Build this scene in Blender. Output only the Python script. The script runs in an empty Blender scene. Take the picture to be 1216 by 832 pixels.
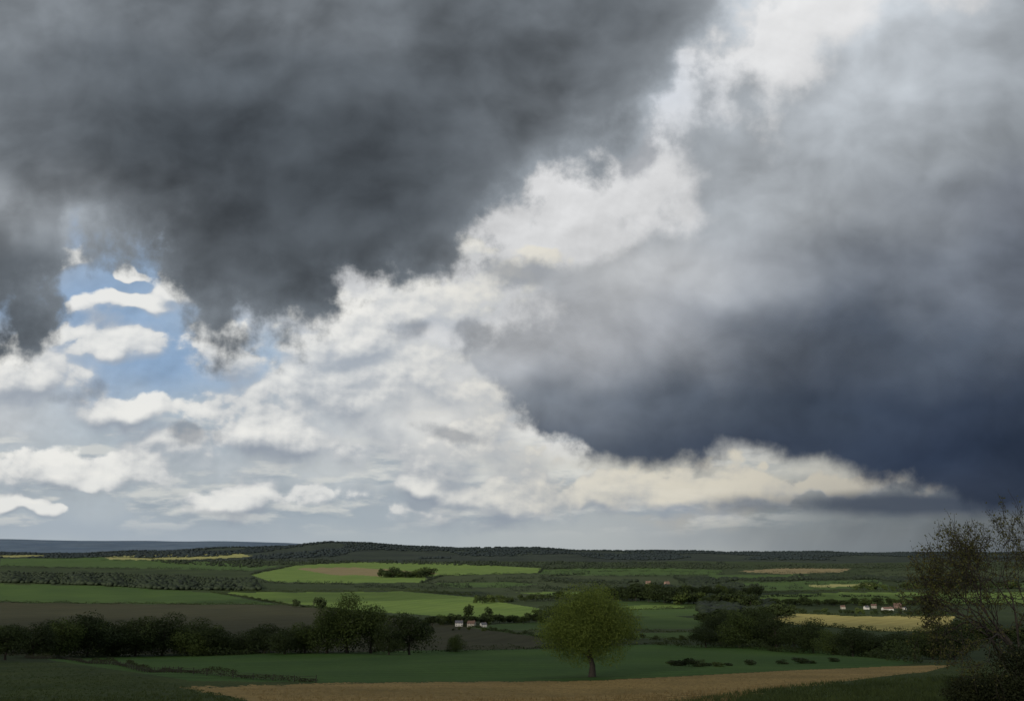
import bpy, math, random
import numpy as np
rng = np.random.default_rng(11)
random.seed(5)
sc = bpy.context.scene
C = sc.collection
F0 = 946.0
TH = math.atan((653-416)/F0)
CZ = 75.0
ct, st = math.cos(TH), math.sin(TH)

# ------------------------------------------------------------ terrain
_d = [(0,1.6),(5,2.2),(20,4.2),(40,6.8),(110,15.8),(180,23.0),(250,30),(350,38.5),(500,48),(700,58),(1000,68),(1500,74),(2000,76),
      (3000,76),(4500,66),(6000,40),(7500,20),(9500,40),(12000,60),(15000,60),(22000,130),(45000,400)]
_S = np.linspace(0, math.log1p(45000/20), 3000)
_t = np.interp(_S, [math.log1p(a/20) for a, b in _d], [b for a, b in _d])
k = np.exp(-0.5*(np.arange(-60, 61)/24.0)**2); k /= k.sum()
_t = np.convolve(np.pad(_t, 60, mode='edge'), k, mode='valid')
def sstep(a, b, v):
    t = np.clip((v-a)/(b-a), 0, 1); return t*t*(3-2*t)
def hgt(x, y):
    x = np.asarray(x, float); y = np.asarray(y, float)
    yc = np.maximum(y, 0)
    z = CZ - np.interp(np.log1p(yc/20), _S, _t)
    px = 608 + F0*x/(np.maximum(y, 30)*ct)
    z = z + np.exp(-((yc-7200)/1500)**2)*np.interp(px, [-400,100,230,300,350,390,440,480,560,640,700,850,1216,1600], [-15,-12,26,44,64,88,82,58,42,34,21,2,-8,-8])
    z = z + sstep(9500, 15000, yc)*(1-sstep(16500, 24000, yc))*(np.interp(px, [-400,0,120,250,400,600,800,1300], [249,249,238,222,150,60,0,0])+9*np.sin(x/900)+6*np.sin(x/370+1)*(px < 500))
    a = sstep(150, 1400, yc)*4.5 + sstep(3000, 9000, yc)*10*(1-sstep(9500, 12000, yc))
    z = z + a*(np.sin(x/210+1.3+np.sin(y/330))*0.5+np.sin(y/190+x/410+0.7)*0.45+np.sin(x/95-y/140)*0.18)
    b = sstep(20, 80, yc)*0.35
    z = z + b*(np.sin(x/17+y/23)+0.6*np.sin(x/9-y/14+2))
    z = z + 16*np.exp(-((x+900)/420)**2-((yc-1650)/260)**2)
    z = z + 1.2*np.exp(-((x-26)/18)**2-((yc-42)/20)**2)
    return z
def ray(px, py):
    u = (px-608)/F0; v = (416-py)/F0
    return np.array([u, ct-v*st, st+v*ct])
_ts = np.exp(np.linspace(math.log(4), math.log(26000), 2600))
def G(px, py):
    d = ray(px, py)
    P = d[None, :]*_ts[:, None]; P[:, 2] += CZ
    diff = P[:, 2]-hgt(P[:, 0], P[:, 1])
    i = np.argmax(diff < 0)
    if diff[i] >= 0: i = len(_ts)-1
    if i == 0: t = _ts[0]
    else:
        a, b = diff[i-1], diff[i]
        t = _ts[i-1]+(_ts[i]-_ts[i-1])*(a/(a-b) if a != b else 0)
    x, y = d[0]*t, d[1]*t
    return np.array([x, y, float(hgt(x, y))])
def project(x, y, z):
    yp = y*ct+(z-CZ)*st; zp = -y*st+(z-CZ)*ct
    yp = np.where(yp < .1, .1, yp)
    return 608+F0*x/yp, 416-F0*zp/yp
def inpoly(X, Y, poly):
    r = np.zeros(X.shape, bool); n = len(poly)
    for i in range(n):
        x1, y1 = poly[i]; x2, y2 = poly[(i+1) % n]
        if y1 == y2: continue
        c = ((y1 > Y) != (y2 > Y)) & (X < (x2-x1)*(Y-y1)/(y2-y1)+x1)
        r ^= c
    return r

# ------------------------------------------------------------ mesh helpers
def mesh(name, V, Fc, smooth=False):
    me = bpy.data.meshes.new(name)
    V = np.asarray(V, np.float32); Fc = np.asarray(Fc, np.int32)
    me.vertices.add(len(V)); me.vertices.foreach_set('co', V.ravel())
    me.loops.add(Fc.size); me.loops.foreach_set('vertex_index', Fc.ravel())
    me.polygons.add(len(Fc)); me.polygons.foreach_set('loop_start', np.arange(0, Fc.size, Fc.shape[1], dtype=np.int32))
    me.polygons.foreach_set('use_smooth', np.full(len(Fc), smooth))
    me.update(calc_edges=True); me.validate()
    return me
def obj(name, me, mat=None, parent=None):
    o = bpy.data.objects.new(name, me); C.objects.link(o)
    if mat and not me.materials: me.materials.append(mat)
    if parent: o.parent = parent
    return o
def tag(o, label=None, cat=None, group=None, kind=None):
    if label: o['label'] = label
    if cat: o['category'] = cat
    if group: o['group'] = group
    if kind: o['kind'] = kind
    return o
def empty(name, loc=(0,0,0), rz=0):
    o = bpy.data.objects.new(name, None); C.objects.link(o); o.location = loc; o.rotation_euler = (0,0,rz); return o
def dup(root):
    r = root.copy(); C.objects.link(r)
    for ch in root.children:
        c = ch.copy(); C.objects.link(c); c.parent = r
        for g in ch.children:
            d = g.copy(); C.objects.link(d); d.parent = c
    return r
def cat_parts(parts):
    Vs, Fs, o = [], [], 0
    for V, Fc in parts:
        Vs.append(V); Fs.append(np.asarray(Fc)+o); o += len(V)
    return np.concatenate(Vs), np.concatenate(Fs)
def tube(path, rad, k=6):
    path = np.array(path, float); n = len(path); rad = np.array(rad)
    d = np.empty_like(path); d[1:-1] = path[2:]-path[:-2]; d[0] = path[1]-path[0]; d[-1] = path[-1]-path[-2]
    d /= np.linalg.norm(d, axis=1)[:, None]+1e-9
    a = np.cross(d, [0.31, 0.77, 0.55]); a /= np.linalg.norm(a, axis=1)[:, None]+1e-9; b = np.cross(d, a)
    t = 2*math.pi*np.arange(k)/k
    V = path[:, None]+rad[:, None, None]*(a[:, None]*np.cos(t)[None, :, None]+b[:, None]*np.sin(t)[None, :, None])
    i, j = np.meshgrid(np.arange(n-1), np.arange(k), indexing='ij'); j2 = (j+1) % k
    return V.reshape(-1, 3), np.stack([i*k+j, i*k+j2, (i+1)*k+j2, (i+1)*k+j], -1).reshape(-1, 4)
def box(x0, x1, y0, y1, z0, z1):
    V = np.array([[x, y, z] for z in (z0, z1) for y in (y0, y1) for x in (x0, x1)], float)
    return V, np.array([[0,2,3,1],[4,5,7,6],[0,1,5,4],[2,6,7,3],[0,4,6,2],[1,3,7,5]])
def leaves(P, Nrm, size, r):
    n = len(P)
    nn = Nrm+r.normal(0, .75, (n, 3)); nn /= np.linalg.norm(nn, axis=1)[:, None]+1e-9
    a = np.cross(nn, r.normal(0, 1, (n, 3))); a /= np.linalg.norm(a, axis=1)[:, None]+1e-9
    b = np.cross(nn, a)
    s = size*r.uniform(.55, 1.35, (n, 1))
    w = r.uniform(.45, .8, (n, 1))
    V = np.empty((n, 4, 3))
    V[:, 0] = P-a*s*.6; V[:, 1] = P-b*s*w*.6+a*s*.1; V[:, 2] = P+a*s*.6; V[:, 3] = P+b*s*w*.6+nn*s*.15
    return V.reshape(-1, 3), np.arange(n*4).reshape(n, 4)

# ------------------------------------------------------------ materials
def lin(c):
    if not hasattr(c, '__len__'): c = (c, c, c)
    return tuple(((v/255)/12.92 if v/255 <= .04045 else ((v/255+.055)/1.055)**2.4) for v in c)
def field_mat(name, c1, c2, rough=.95, s1=.012, s2=.9, stripe=None, samt=.15, fine=.35):
    m = bpy.data.materials.new(name); m.use_nodes = True; nt = m.node_tree; nd = nt.nodes; L = nt.links
    b = nd['Principled BSDF']; b.inputs['Roughness'].default_value = rough; b.inputs['Specular IOR Level'].default_value = .1
    g = nd.new('ShaderNodeNewGeometry')
    n1 = nd.new('ShaderNodeTexNoise'); n1.inputs['Scale'].default_value = s1; n1.inputs['Detail'].default_value = 6; n1.inputs['Roughness'].default_value = .65
    n2 = nd.new('ShaderNodeTexNoise'); n2.inputs['Scale'].default_value = s2; n2.inputs['Detail'].default_value = 5; n2.inputs['Roughness'].default_value = .7
    L.new(g.outputs['Position'], n1.inputs['Vector']); L.new(g.outputs['Position'], n2.inputs['Vector'])
    r1 = nd.new('ShaderNodeMapRange'); r1.inputs['From Min'].default_value = .35; r1.inputs['From Max'].default_value = .65
    L.new(n1.outputs['Fac'], r1.inputs['Value'])
    mx = nd.new('ShaderNodeMix'); mx.data_type = 'RGBA'
    L.new(r1.outputs[0], mx.inputs[0]); mx.inputs[6].default_value = (*c1, 1); mx.inputs[7].default_value = (*c2, 1)
    r2 = nd.new('ShaderNodeMapRange'); r2.inputs['From Min'].default_value = .3; r2.inputs['From Max'].default_value = .7
    r2.inputs['To Min'].default_value = 1-fine; r2.inputs['To Max'].default_value = 1+fine
    L.new(n2.outputs['Fac'], r2.inputs['Value'])
    sc_ = nd.new('ShaderNodeVectorMath'); sc_.operation = 'SCALE'
    L.new(mx.outputs[2], sc_.inputs[0]); L.new(r2.outputs[0], sc_.inputs['Scale'])
    last = sc_
    if stripe:
        ang, wl = stripe
        mp = nd.new('ShaderNodeMapping'); mp.inputs['Rotation'].default_value = (0, 0, ang); L.new(g.outputs['Position'], mp.inputs['Vector'])
        wv = nd.new('ShaderNodeTexWave'); wv.inputs['Scale'].default_value = 1.0/wl*0.314*1.0; wv.inputs['Distortion'].default_value = 1.5; wv.inputs['Detail'].default_value = 3; wv.inputs['Detail Scale'].default_value = .5
        L.new(mp.outputs[0], wv.inputs['Vector'])
        r3 = nd.new('ShaderNodeMapRange'); r3.inputs['To Min'].default_value = 1-samt; r3.inputs['To Max'].default_value = 1+samt
        L.new(wv.outputs['Fac'], r3.inputs['Value'])
        s2_ = nd.new('ShaderNodeVectorMath'); s2_.operation = 'SCALE'
        L.new(last.outputs[0], s2_.inputs[0]); L.new(r3.outputs[0], s2_.inputs['Scale']); last = s2_
    L.new(last.outputs[0], b.inputs['Base Color'])
    bp = nd.new('ShaderNodeBump'); bp.inputs['Strength'].default_value = .5; bp.inputs['Distance'].default_value = .25
    L.new(n2.outputs['Fac'], bp.inputs['Height']); L.new(bp.outputs[0], b.inputs['Normal'])
    return m
def leaf_mat(name, c1, c2, s=.6, trans=.25):
    m = bpy.data.materials.new(name); m.use_nodes = True; nt = m.node_tree; nd = nt.nodes; L = nt.links
    b = nd['Principled BSDF']; b.inputs['Roughness'].default_value = .7; b.inputs['Specular IOR Level'].default_value = .2
    g = nd.new('ShaderNodeNewGeometry'); oi = nd.new('ShaderNodeObjectInfo')
    n1 = nd.new('ShaderNodeTexNoise'); n1.inputs['Scale'].default_value = s; n1.inputs['Detail'].default_value = 4
    L.new(g.outputs['Position'], n1.inputs['Vector'])
    ad = nd.new('ShaderNodeMath'); ad.operation = 'MULTIPLY_ADD'; L.new(oi.outputs['Random'], ad.inputs[0]); ad.inputs[1].default_value = .35
    L.new(n1.outputs['Fac'], ad.inputs[2])
    r1 = nd.new('ShaderNodeMapRange'); r1.inputs['From Min'].default_value = .4; r1.inputs['From Max'].default_value = .95
    L.new(ad.outputs[0], r1.inputs['Value'])
    mx = nd.new('ShaderNodeMix'); mx.data_type = 'RGBA'; L.new(r1.outputs[0], mx.inputs[0])
    mx.inputs[6].default_value = (*c1, 1); mx.inputs[7].default_value = (*c2, 1)
    L.new(mx.outputs[2], b.inputs['Base Color'])
    tr = nd.new('ShaderNodeBsdfTranslucent'); L.new(mx.outputs[2], tr.inputs['Color'])
    ms = nd.new('ShaderNodeMixShader'); ms.inputs[0].default_value = trans
    L.new(b.outputs[0], ms.inputs[1]); L.new(tr.outputs[0], ms.inputs[2]); L.new(ms.outputs[0], nd['Material Output'].inputs['Surface'])
    return m
def plain(name, c, rough=.8, var=.25, s=2.0):
    m = bpy.data.materials.new(name); m.use_nodes = True; nt = m.node_tree; nd = nt.nodes; L = nt.links
    b = nd['Principled BSDF']; b.inputs['Roughness'].default_value = rough
    g = nd.new('ShaderNodeNewGeometry'); n1 = nd.new('ShaderNodeTexNoise'); n1.inputs['Scale'].default_value = s; n1.inputs['Detail'].default_value = 5
    L.new(g.outputs['Position'], n1.inputs['Vector'])
    r = nd.new('ShaderNodeMapRange'); r.inputs['From Min'].default_value = .3; r.inputs['From Max'].default_value = .7; r.inputs['To Min'].default_value = 1-var; r.inputs['To Max'].default_value = 1+var
    L.new(n1.outputs['Fac'], r.inputs['Value'])
    v = nd.new('ShaderNodeVectorMath'); v.operation = 'SCALE'; v.inputs[0].default_value = c; L.new(r.outputs[0], v.inputs['Scale'])
    L.new(v.outputs[0], b.inputs['Base Color'])
    return m

FM = {
 'base': field_mat('valley_grass', (.023,.036,.014), (.037,.054,.019), s1=.006),
 'bright': field_mat('young_crop', (.125,.185,.042), (.095,.15,.034), stripe=(.4, 24), samt=.06, s1=.008, fine=.12),
 'mid': field_mat('pasture_green', (.058,.098,.025), (.042,.076,.021), s1=.01, fine=.15, stripe=(1.1, 30), samt=.05),
 'dull': field_mat('dull_pasture', (.046,.062,.026), (.035,.048,.020), s1=.01, fine=.2),
 'tan': field_mat('stubble', (.21,.17,.085), (.17,.14,.075), s1=.01, fine=.15, stripe=(.9, 20), samt=.08),
 'yellow': field_mat('pale_crop', (.28,.27,.11), (.21,.215,.08), s1=.01, fine=.1),
 'gold': field_mat('golden_crop', (.38,.32,.11), (.28,.25,.085), s1=.012, fine=.15, stripe=(.7, 14), samt=.07),
 'brown': field_mat('ploughed_earth', (.050,.050,.025), (.036,.038,.019), s1=.012, fine=.2, stripe=(.25, 12), samt=.1),
 'foregreen': field_mat('winter_crop', (.058,.110,.022), (.036,.076,.017), s1=.02, fine=.25, stripe=(1.35, 6), samt=.12),
 'foretan': field_mat('foreground_stubble', (.31,.215,.08), (.19,.138,.052), s1=.06, s2=2.2, fine=.42, stripe=(1.25, 1.2), samt=.2),
 'grass': field_mat('rough_grass', (.052,.070,.018), (.03,.048,.014), s1=.08, s2=2.2, fine=.45),
 'farhaze': field_mat('hazed_distant_land', (.066,.098,.145), (.095,.130,.175), s1=.0016, s2=.004, fine=.2),  # aerial haze over the far land painted in as blue base colour
 'ridge': field_mat('hazed_ridge_land', (.018,.026,.022), (.034,.046,.032), s1=.003),  # bluish tint of distance haze painted into the ridge ground colour
}
fields = [
 ('pale_field','yellow',[(0,657),(70,656),(75,660),(0,661.5)]),
 ('green_field','mid',[(0,663),(110,661),(260,667),(330,672),(300,677),(140,674),(0,671)]),
 ('pale_field','yellow',[(125,661),(200,657.5),(285,657),(305,660.5),(215,664.5),(130,664)]),
 ('green_field','mid',[(640,676),(760,673),(860,677),(850,682),(700,683),(640,681)]),
 ('green_field','bright',[(298,682),(350,671),(430,667),(540,669),(645,674),(640,680),(525,683),(500,691),(380,692),(320,690)]),
 ('stubble_field','tan',[(350,674.5),(410,673),(470,676),(525,680.5),(450,683.5),(395,682)]),
 ('green_field','dull',[(505,684),(640,681),(800,686),(815,692),(700,697),(560,697),(510,692)]),
 ('green_field','mid',[(515,692),(600,690.5),(640,693),(600,697),(540,696.5)]),
 ('stubble_field','tan',[(872,678),(935,674),(1010,675),(1000,679),(930,681)]),
 ('green_field','dull',[(1020,676),(1216,677),(1300,690),(1050,690)]),
 ('green_field','mid',[(840,682.5),(960,681.5),(955,685),(845,686)]),
 ('green_field','mid',[(880,691),(1040,688),(1060,697),(900,701)]),
 ('pale_field','yellow',[(960,694),(1035,692.5),(1045,695),(965,697)]),
 ('green_field','mid',[(1090,693),(1240,692),(1240,697),(1085,698)]),
 ('green_field','bright',[(905,706),(1000,703),(1240,703),(1240,716),(1090,717),(960,715),(900,712)]),
 ('pale_field','gold',[(890,737),(950,728),(1010,731),(1135,731),(1120,750),(1040,748),(960,742)]),
 ('green_field','mid',[(-60,692),(120,695),(250,703),(330,717),(180,716),(-60,713)]),
 ('green_field','bright',[(265,703),(360,703),(480,702),(560,708),(640,722),(640,734),(560,734),(460,727),(340,716)]),
 ('green_field','dull',[(560,698),(700,698),(780,704),(700,712),(600,710)]),
 ('green_field','bright',[(610,703),(690,702),(715,704.5),(650,707)]),
 ('green_field','mid',[(720,714),(800,712),(835,718),(835,731),(740,731)]),
 ('green_field','bright',[(742,719),(800,717),(815,720.5),(750,723)]),
 ('ploughed_field','brown',[(-80,714),(180,717),(340,718),(480,734),(570,745),(645,757),(640,769),(330,775),(-80,778)]),
 ('green_field','mid',[(555,744),(640,737),(700,738),(790,730),(850,737),(860,757),(760,758),(650,757)]),
 ('green_field','dull',[(600,747),(700,748),(860,745),(860,749),(700,752),(620,751)]),
 ('green_field','foregreen',[(55,782),(330,774.5),(640,770),(780,764),(990,769),(1090,786),(1060,790),(700,807),(400,810),(230,808)]),
 ('stubble_field','foretan',[(215,816),(400,811),(700,807.5),(1060,790),(1130,789),(1100,797),(900,820),(790,834),(700,900),(300,900),(320,838),(270,825)]),
]
na = np.radians(np.concatenate([np.arange(-180,-40,4.), np.arange(-40,40.01,.115), np.arange(44,180.1,4.)]))
rr = np.exp(np.linspace(math.log(.4), math.log(45000), 1000))
A, RR = np.meshgrid(na, rr)
cosA = np.where(np.abs(A) < math.radians(42), np.cos(A), math.cos(math.radians(42)))
X = RR*np.sin(A)/cosA; Y = RR*np.cos(A)/cosA; Z = hgt(X, Y)
V = np.stack([X, Y, Z], -1).reshape(-1, 3)
nr, ncol = X.shape
I = np.arange(nr*ncol).reshape(nr, ncol)
Q = np.stack([I[:-1, :-1], I[:-1, 1:], I[1:, 1:], I[1:, :-1]], -1).reshape(-1, 4)
ctr = V[Q].mean(1)
fx, fy = project(ctr[:, 0], ctr[:, 1], ctr[:, 2])
wob = np.sin(ctr[:, 0]/13+ctr[:, 1]/31)*.4
near_ = np.clip((fy-805)/15, 0, 1)
wob = wob+near_*(1.6*np.sin(ctr[:, 0]*1.1+2*np.sin(ctr[:, 1]*.35))+.9*np.sin(ctr[:, 0]*3.7+ctr[:, 1]*1.9)+rng.normal(0, 1.2, len(fy)))
fid = np.full(len(Q), -1)
fid[(ctr[:, 1] > 4600)] = -2
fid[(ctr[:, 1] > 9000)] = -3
fid[(ctr[:, 1] < 300) & (fy > 786)] = -4
fid[(ctr[:, 1] < 60)] = -4
for i, (nm, ty, poly) in enumerate(fields):
    s = inpoly(fx+wob*near_*3, fy+wob, poly) & (ctr[:, 1] > 4) & (ctr[:, 1] < 6500)
    fid[s] = i
def sub(name, sel, mat):
    q = Q[sel]
    if not len(q): return
    u, inv = np.unique(q, return_inverse=True)
    o = obj(name, mesh(name, V[u], inv.reshape(-1, 4), True), mat); tag(o, kind='structure'); return o
sub('ground', fid == -1, FM['base']); sub('ridge_hills', fid == -2, FM['ridge']); sub('far_hills', fid == -3, FM['farhaze']); sub('grass_slope', fid == -4, FM['grass'])
for i, (nm, ty, poly) in enumerate(fields): sub(nm, fid == i, FM[ty])

# ------------------------------------------------------------ trees
LM = {
 'dark': leaf_mat('dark_leaves', (.019,.030,.010), (.042,.060,.017), .35),
 'mid': leaf_mat('green_leaves', (.036,.056,.014), (.075,.102,.025), .3),
 'main': leaf_mat('fresh_leaves', (.060,.090,.017), (.150,.195,.038), .7, .35),
 'bare': leaf_mat('olive_leaves', (.046,.050,.015), (.125,.122,.036), .9, .3),
 'bush': leaf_mat('bush_leaves', (.016,.022,.008), (.038,.044,.014), 1.2),
 'wood': leaf_mat('woodland_leaves', (.012,.019,.011), (.022,.032,.016), .02, .1),
 'farwood_haze': leaf_mat('hazed_far_wood_leaves', (.012,.019,.021), (.021,.031,.032), .006, .1),  # leaf colour shifted to blue, painting in the haze over the ridge
}
bark = plain('bark', (.035,.028,.021), .9, .4, 6)
def crown(h, w, n, size, seed, nl=16, bottom=.2):
    r = np.random.default_rng(seed); lob = []
    cz = h*(1+bottom)/2; hz = h*(1-bottom)/2
    for i in range(nl):
        d = r.normal(0, 1, 3); d /= np.linalg.norm(d); q = r.uniform(.35, .8)
        lr = r.uniform(.12, .26)*w
        wid = 1.0 if d[2] < .2 else .85
        lob.append((d[0]*q*w*.5*wid, d[1]*q*w*.5*wid, cz+d[2]*q*hz, lr, lr, lr*.8*min(1.2, h/w)))
    lob.append((0, 0, cz, w*.3, w*.3, hz*.65))
    lob = np.array(lob); wt = lob[:, 3]**2; idx = r.choice(len(lob), n, p=wt/wt.sum())
    d = r.normal(0, 1, (n, 3)); d /= np.linalg.norm(d, axis=1)[:, None]
    q = r.uniform(.3, 1.08, (n, 1))**.5+np.abs(r.normal(0, .09, (n, 1)))
    P = lob[idx, :3]+d*q*lob[idx, 3:6]
    ok = P[:, 2] > h*bottom*.6
    Vv, Ff = leaves(P[ok], d[ok], size, r)
    return Vv, Ff, lob
def trunk(h, w, lob, seed, tr, k=7, bottom=.2):
    r = np.random.default_rng(seed); parts = []
    n = 7; top = h*.72
    pth = [np.array([r.normal(0, .012)*h*(i > 0), r.normal(0, .012)*h*(i > 0), top*i/(n-1)]) for i in range(n)]
    parts.append(tube(pth, [tr*(1.35 if i == 0 else 1-.8*i/(n-1)) for i in range(n)], k))
    for L_ in lob[::1][:14]:
        e = L_[:3]
        s = np.array([0, 0, min(top*.9, max(h*bottom, e[2]*r.uniform(.45, .7)))])
        mid = (s+e)/2+np.array([0, 0, h*.03])
        parts.append(tube([s, mid, e], [tr*.42, tr*.26, tr*.07], 5))
    return cat_parts(parts)
protos = {}
def proto(name, kind, h, w, n, size, mat, seed, nl=16, bottom=.2, tr=None):
    root = empty(name)
    Vv, Ff, lob = crown(h, w, n, size, seed, nl, bottom)
    tr = tr or h*.022
    tv, tf = trunk(h, w, lob, seed, tr, 6, bottom)
    obj('trunk', mesh('trunk', tv, tf, True), bark, root); obj('crown', mesh('crown', Vv, Ff), LM[mat], root)
    protos.setdefault(kind, []).append([root, False, h, w])
for s in range(5): proto('tree', 'near', 12, 13, 6500, .36, 'mid' if s == 2 else 'dark', 100+s, nl=13+3*s, bottom=-.04)
for s in range(3): proto('tree', 'nearlight', 14, 11, 7500, .32, 'mid', 120+s, nl=24, bottom=.02)
for s in range(5): proto('tree', 'far', 10, 11, 700, .95, 'mid' if s == 0 else 'dark', 200+s, nl=9, bottom=-.05)
def place(kind, px, py, hpx, label, cat='tree', group=None, wr=None, i=None):
    g = G(px, py); dist = g[1]
    P = protos[kind]; e = P[(i if i is not None else random.randrange(len(P))) % len(P)]
    o = e[0] if not e[1] else dup(e[0]); e[1] = True
    H = hpx*dist/F0/ct*.97
    sz = H/e[2]; sx = sz if wr is None else (wr*dist/F0)/e[3]
    o.location = (g[0], g[1], g[2]-.15); o.rotation_euler = (0, 0, random.uniform(0, 6.28)); o.scale = (sx, sx, sz)
    tag(o, label, cat, group); return o
leftwood = [(6,783,44,56),(38,781,38,52),(70,780,47,60),(104,779,53,62),(134,778,40,52),(160,778,48,60),(192,778,45,56),(222,778,33,52),
 (252,777,36,52),(284,776,24,46),(312,775,22,42),(338,776,28,46),(362,775,36,46)]
for i, (x, y, h, w) in enumerate(leftwood):
    place('near', x, y, h, 'dark leafy tree in the front of the row between ploughed field and long green field', group='dark trees in the front row left of the tall pale trees', wr=w*1.1, i=i)
for i in range(15):
    x = -6+i*25+random.uniform(-7, 7)
    place('near', x, 775+random.uniform(-2, 1), random.uniform(20, 40), 'dark tree half hidden behind the front row at the left edge of the ploughed field', group='dark trees behind the front row at the left', wr=random.uniform(40, 60), i=i+2)
for i, (x, y, h, w, l) in enumerate([(388,775,56,54,'tall pale green tree at the left of the tall clump beside the ploughed field'),(412,775,64,58,'tallest pale green tree in the clump in front of the ploughed field'),
   (440,775,60,56,'tall pale green tree at the right of the tall clump beside the ploughed field')]):
    place('nearlight', x, y, h, l, wr=w, i=i)
place('near', 486, 777, 53, 'round dark green tree standing at the right end of the left tree row', wr=58, i=0)
place('near', 462, 777, 36, 'short dark tree squeezed between pale tall clump and round dark tree', wr=44, i=1)
place('near', 541, 773, 20, 'small round bush tree on the edge right of the round dark tree', wr=26, i=2)
rightw = [(838,768,26,44),(856,765,36,48),(878,768,44,56),(899,766,47,54),(922,769,40,50),(944,772,33,46),(966,775,37,50),(990,777,30,44),(1013,779,34,48),(1038,780,27,44),(1062,781,32,46),(1086,782,30,46),(1108,782,37,50),(1134,783,42,54)]
for i, (x, y, h, w) in enumerate(rightw):
    place('near', x, y, h, 'dark leafy tree in the long copse below the golden field on the right', group='trees of the copse below the golden field', wr=w, i=i)
for i in range(12):
    x = 850+i*24+random.uniform(-7, 7)
    place('near', x, 763+i*1.3, random.uniform(16, 28), 'dark tree in the back of the long copse touching the golden field', group='back trees of the copse below the golden field', wr=random.uniform(36, 52), i=i+1)
for i, (x, y, h) in enumerate([(797,789,6),(806,790,8),(818,790.5,11),(829,791,9),(839,790.5,6),(853,791,7),(866,790,5),(890,789,7),(928,788,6),(952,787,8),(964,787,5),(992,785,6)]):
    place('far', x, y, h, 'small dark bush along the far edge of the green field right of the lone tree', 'bush', 'bushes right of the lone tree', wr=h*random.uniform(1.9, 3.2), i=i)
rows = [
 ('far',(640,735),(705,722),8,10,15,'small dark tree in the row behind the crown of the lone tree','trees in the row behind the lone tree'),
 ('far',(722,711),(900,722),34,9,19,'dark tree of the wood in the middle of the valley','trees of the mid valley wood'),
 ('far',(750,704),(900,708),22,8,14,'dark tree at the back of the wood in the middle of the valley','trees at the back of the mid valley wood'),
 ('far',(560,716),(740,708),24,5,11,'small tree on the hedge line behind the bright green field','trees on the hedge line behind the bright field'),
 ('far',(900,719),(1110,717),28,6,11,'small tree in the line behind the white houses on the right','trees in the line behind the white houses'),
 ('far',(450,685),(512,685),14,8,12,'tree of the small dark copse standing alone in the bright far field','trees of the small copse in the bright field'),
 ('far',(500,742),(650,739),24,6,13,'small tree in the line behind the lone farmhouses','trees behind the farmhouses'),
 ('far',(532,747),(596,748.5),6,3,5,'low bushy tree partly hiding the lone farmhouses','trees in front of the farmhouses'),
 ('far',(838,742),(935,733),14,12,19,'dark tree in the clump left of the golden field','trees left of the golden field'),
 ('far',(930,727.5),(1130,730),26,3,8,'small tree in the row between white houses and golden field','trees in front of the white houses'),
 ('far',(1010,700),(1216,699),22,6,11,'dark tree along the hedge above the bright strip on the right','trees above the bright strip'),
 ('far',(650,757),(850,760),16,4,9,'small tree on the hedge in front of the mid green field','trees on the hedge before the mid green field'),
 ('far',(1120,760),(1230,764),9,18,26,'dark tree behind the bare branches at the right','trees behind the bare branches'),
]
for kd, a, b, n, h0, h1, lb, gr in rows:
    for j in range(n):
        t = (j+random.uniform(-.5, .5)+.5)/n; h = random.uniform(h0, h1)
        place(kd, a[0]+(b[0]-a[0])*t, a[1]+(b[1]-a[1])*t+random.uniform(-1, 1), h, lb, group=gr, wr=h*random.uniform(1.1, 1.9))
for x, y, h, l in [(352,721,11,'left small round tree standing alone at the foot of the bright field'),(381,723,16,'right larger round tree standing alone at the foot of the bright field')]:
    place('far', x, y, h, l, i=1)
for i, (x, y, h, l) in enumerate([(556,737,20,'taller dark tree left of its pair above the farmhouses'),(580,737,16,'shorter dark tree right of its pair above the farmhouses')]):
    place('far', x, y, h, l, wr=h*.9, i=i+2)

# the lone tree in the foreground field
g = G(703, 803); dist = g[1]
H = 103*dist/F0; Wd = 110*dist/F0
root = empty('tree', (g[0], g[1], g[2]-.1)); tag(root, 'lone round olive green tree on the boundary of the tan foreground field', 'tree')
cv, cf, lob = crown(H, Wd, 72000, .15, 53, nl=46, bottom=.10)
tv, tf = trunk(H, Wd, lob[::2], 42, .42, 9, .13)
obj('trunk', mesh('trunk', tv, tf, True), bark, root); obj('crown', mesh('crown', cv, cf), LM['main'], root)

# the thin spring tree at the right edge
g = G(1226, 838)
root = empty('tree', (g[0], g[1], g[2]-.2)); tag(root, 'thin open branched tree with sparse olive leaves at the right edge of the picture', 'tree')
U = 1.0*g[1]/F0; r = np.random.default_rng(91)
tb, tips = [], []
def grow(p, d, ln, rad, dep):
    n = 3; pts = [p]; dd = d.copy()
    for i in range(n):
        dd = dd+r.normal(0, .14, 3)+np.array([-.01, 0, .02]); dd /= np.linalg.norm(dd); pts.append(pts[-1]+dd*ln/n)
    tb.append(tube(pts, [max(.007, rad*(1-.4*i/n)) for i in range(n+1)], 6 if dep < 3 else 3))
    if dep >= 4:
        for q in pts[1:]: tips.append(q)
    if dep == 7: return
    nb = 3 if dep < 5 else 2
    for j in range(nb):
        a = r.normal(0, 1, 3); a -= a.dot(dd)*dd; a /= np.linalg.norm(a)
        sp = r.uniform(.3, .95)
        nd_ = dd*math.cos(sp)+a*math.sin(sp); nd_[2] += .03; nd_ /= np.linalg.norm(nd_)
        grow(pts[-1-(j == 1)], nd_, ln*r.uniform(.66, .82), rad*.57*r.uniform(.8, 1), dep+1)
def un(x, y, z): v = np.array([x, y, z], float); return v/np.linalg.norm(v)
grow(np.array([0., 0, 0]), un(-.1, 0, 1), 1.9, .12, 0)
grow(np.array([-.1, .1, .3]), un(-.75, 0, .8), 1.9, .07, 2)
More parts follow.
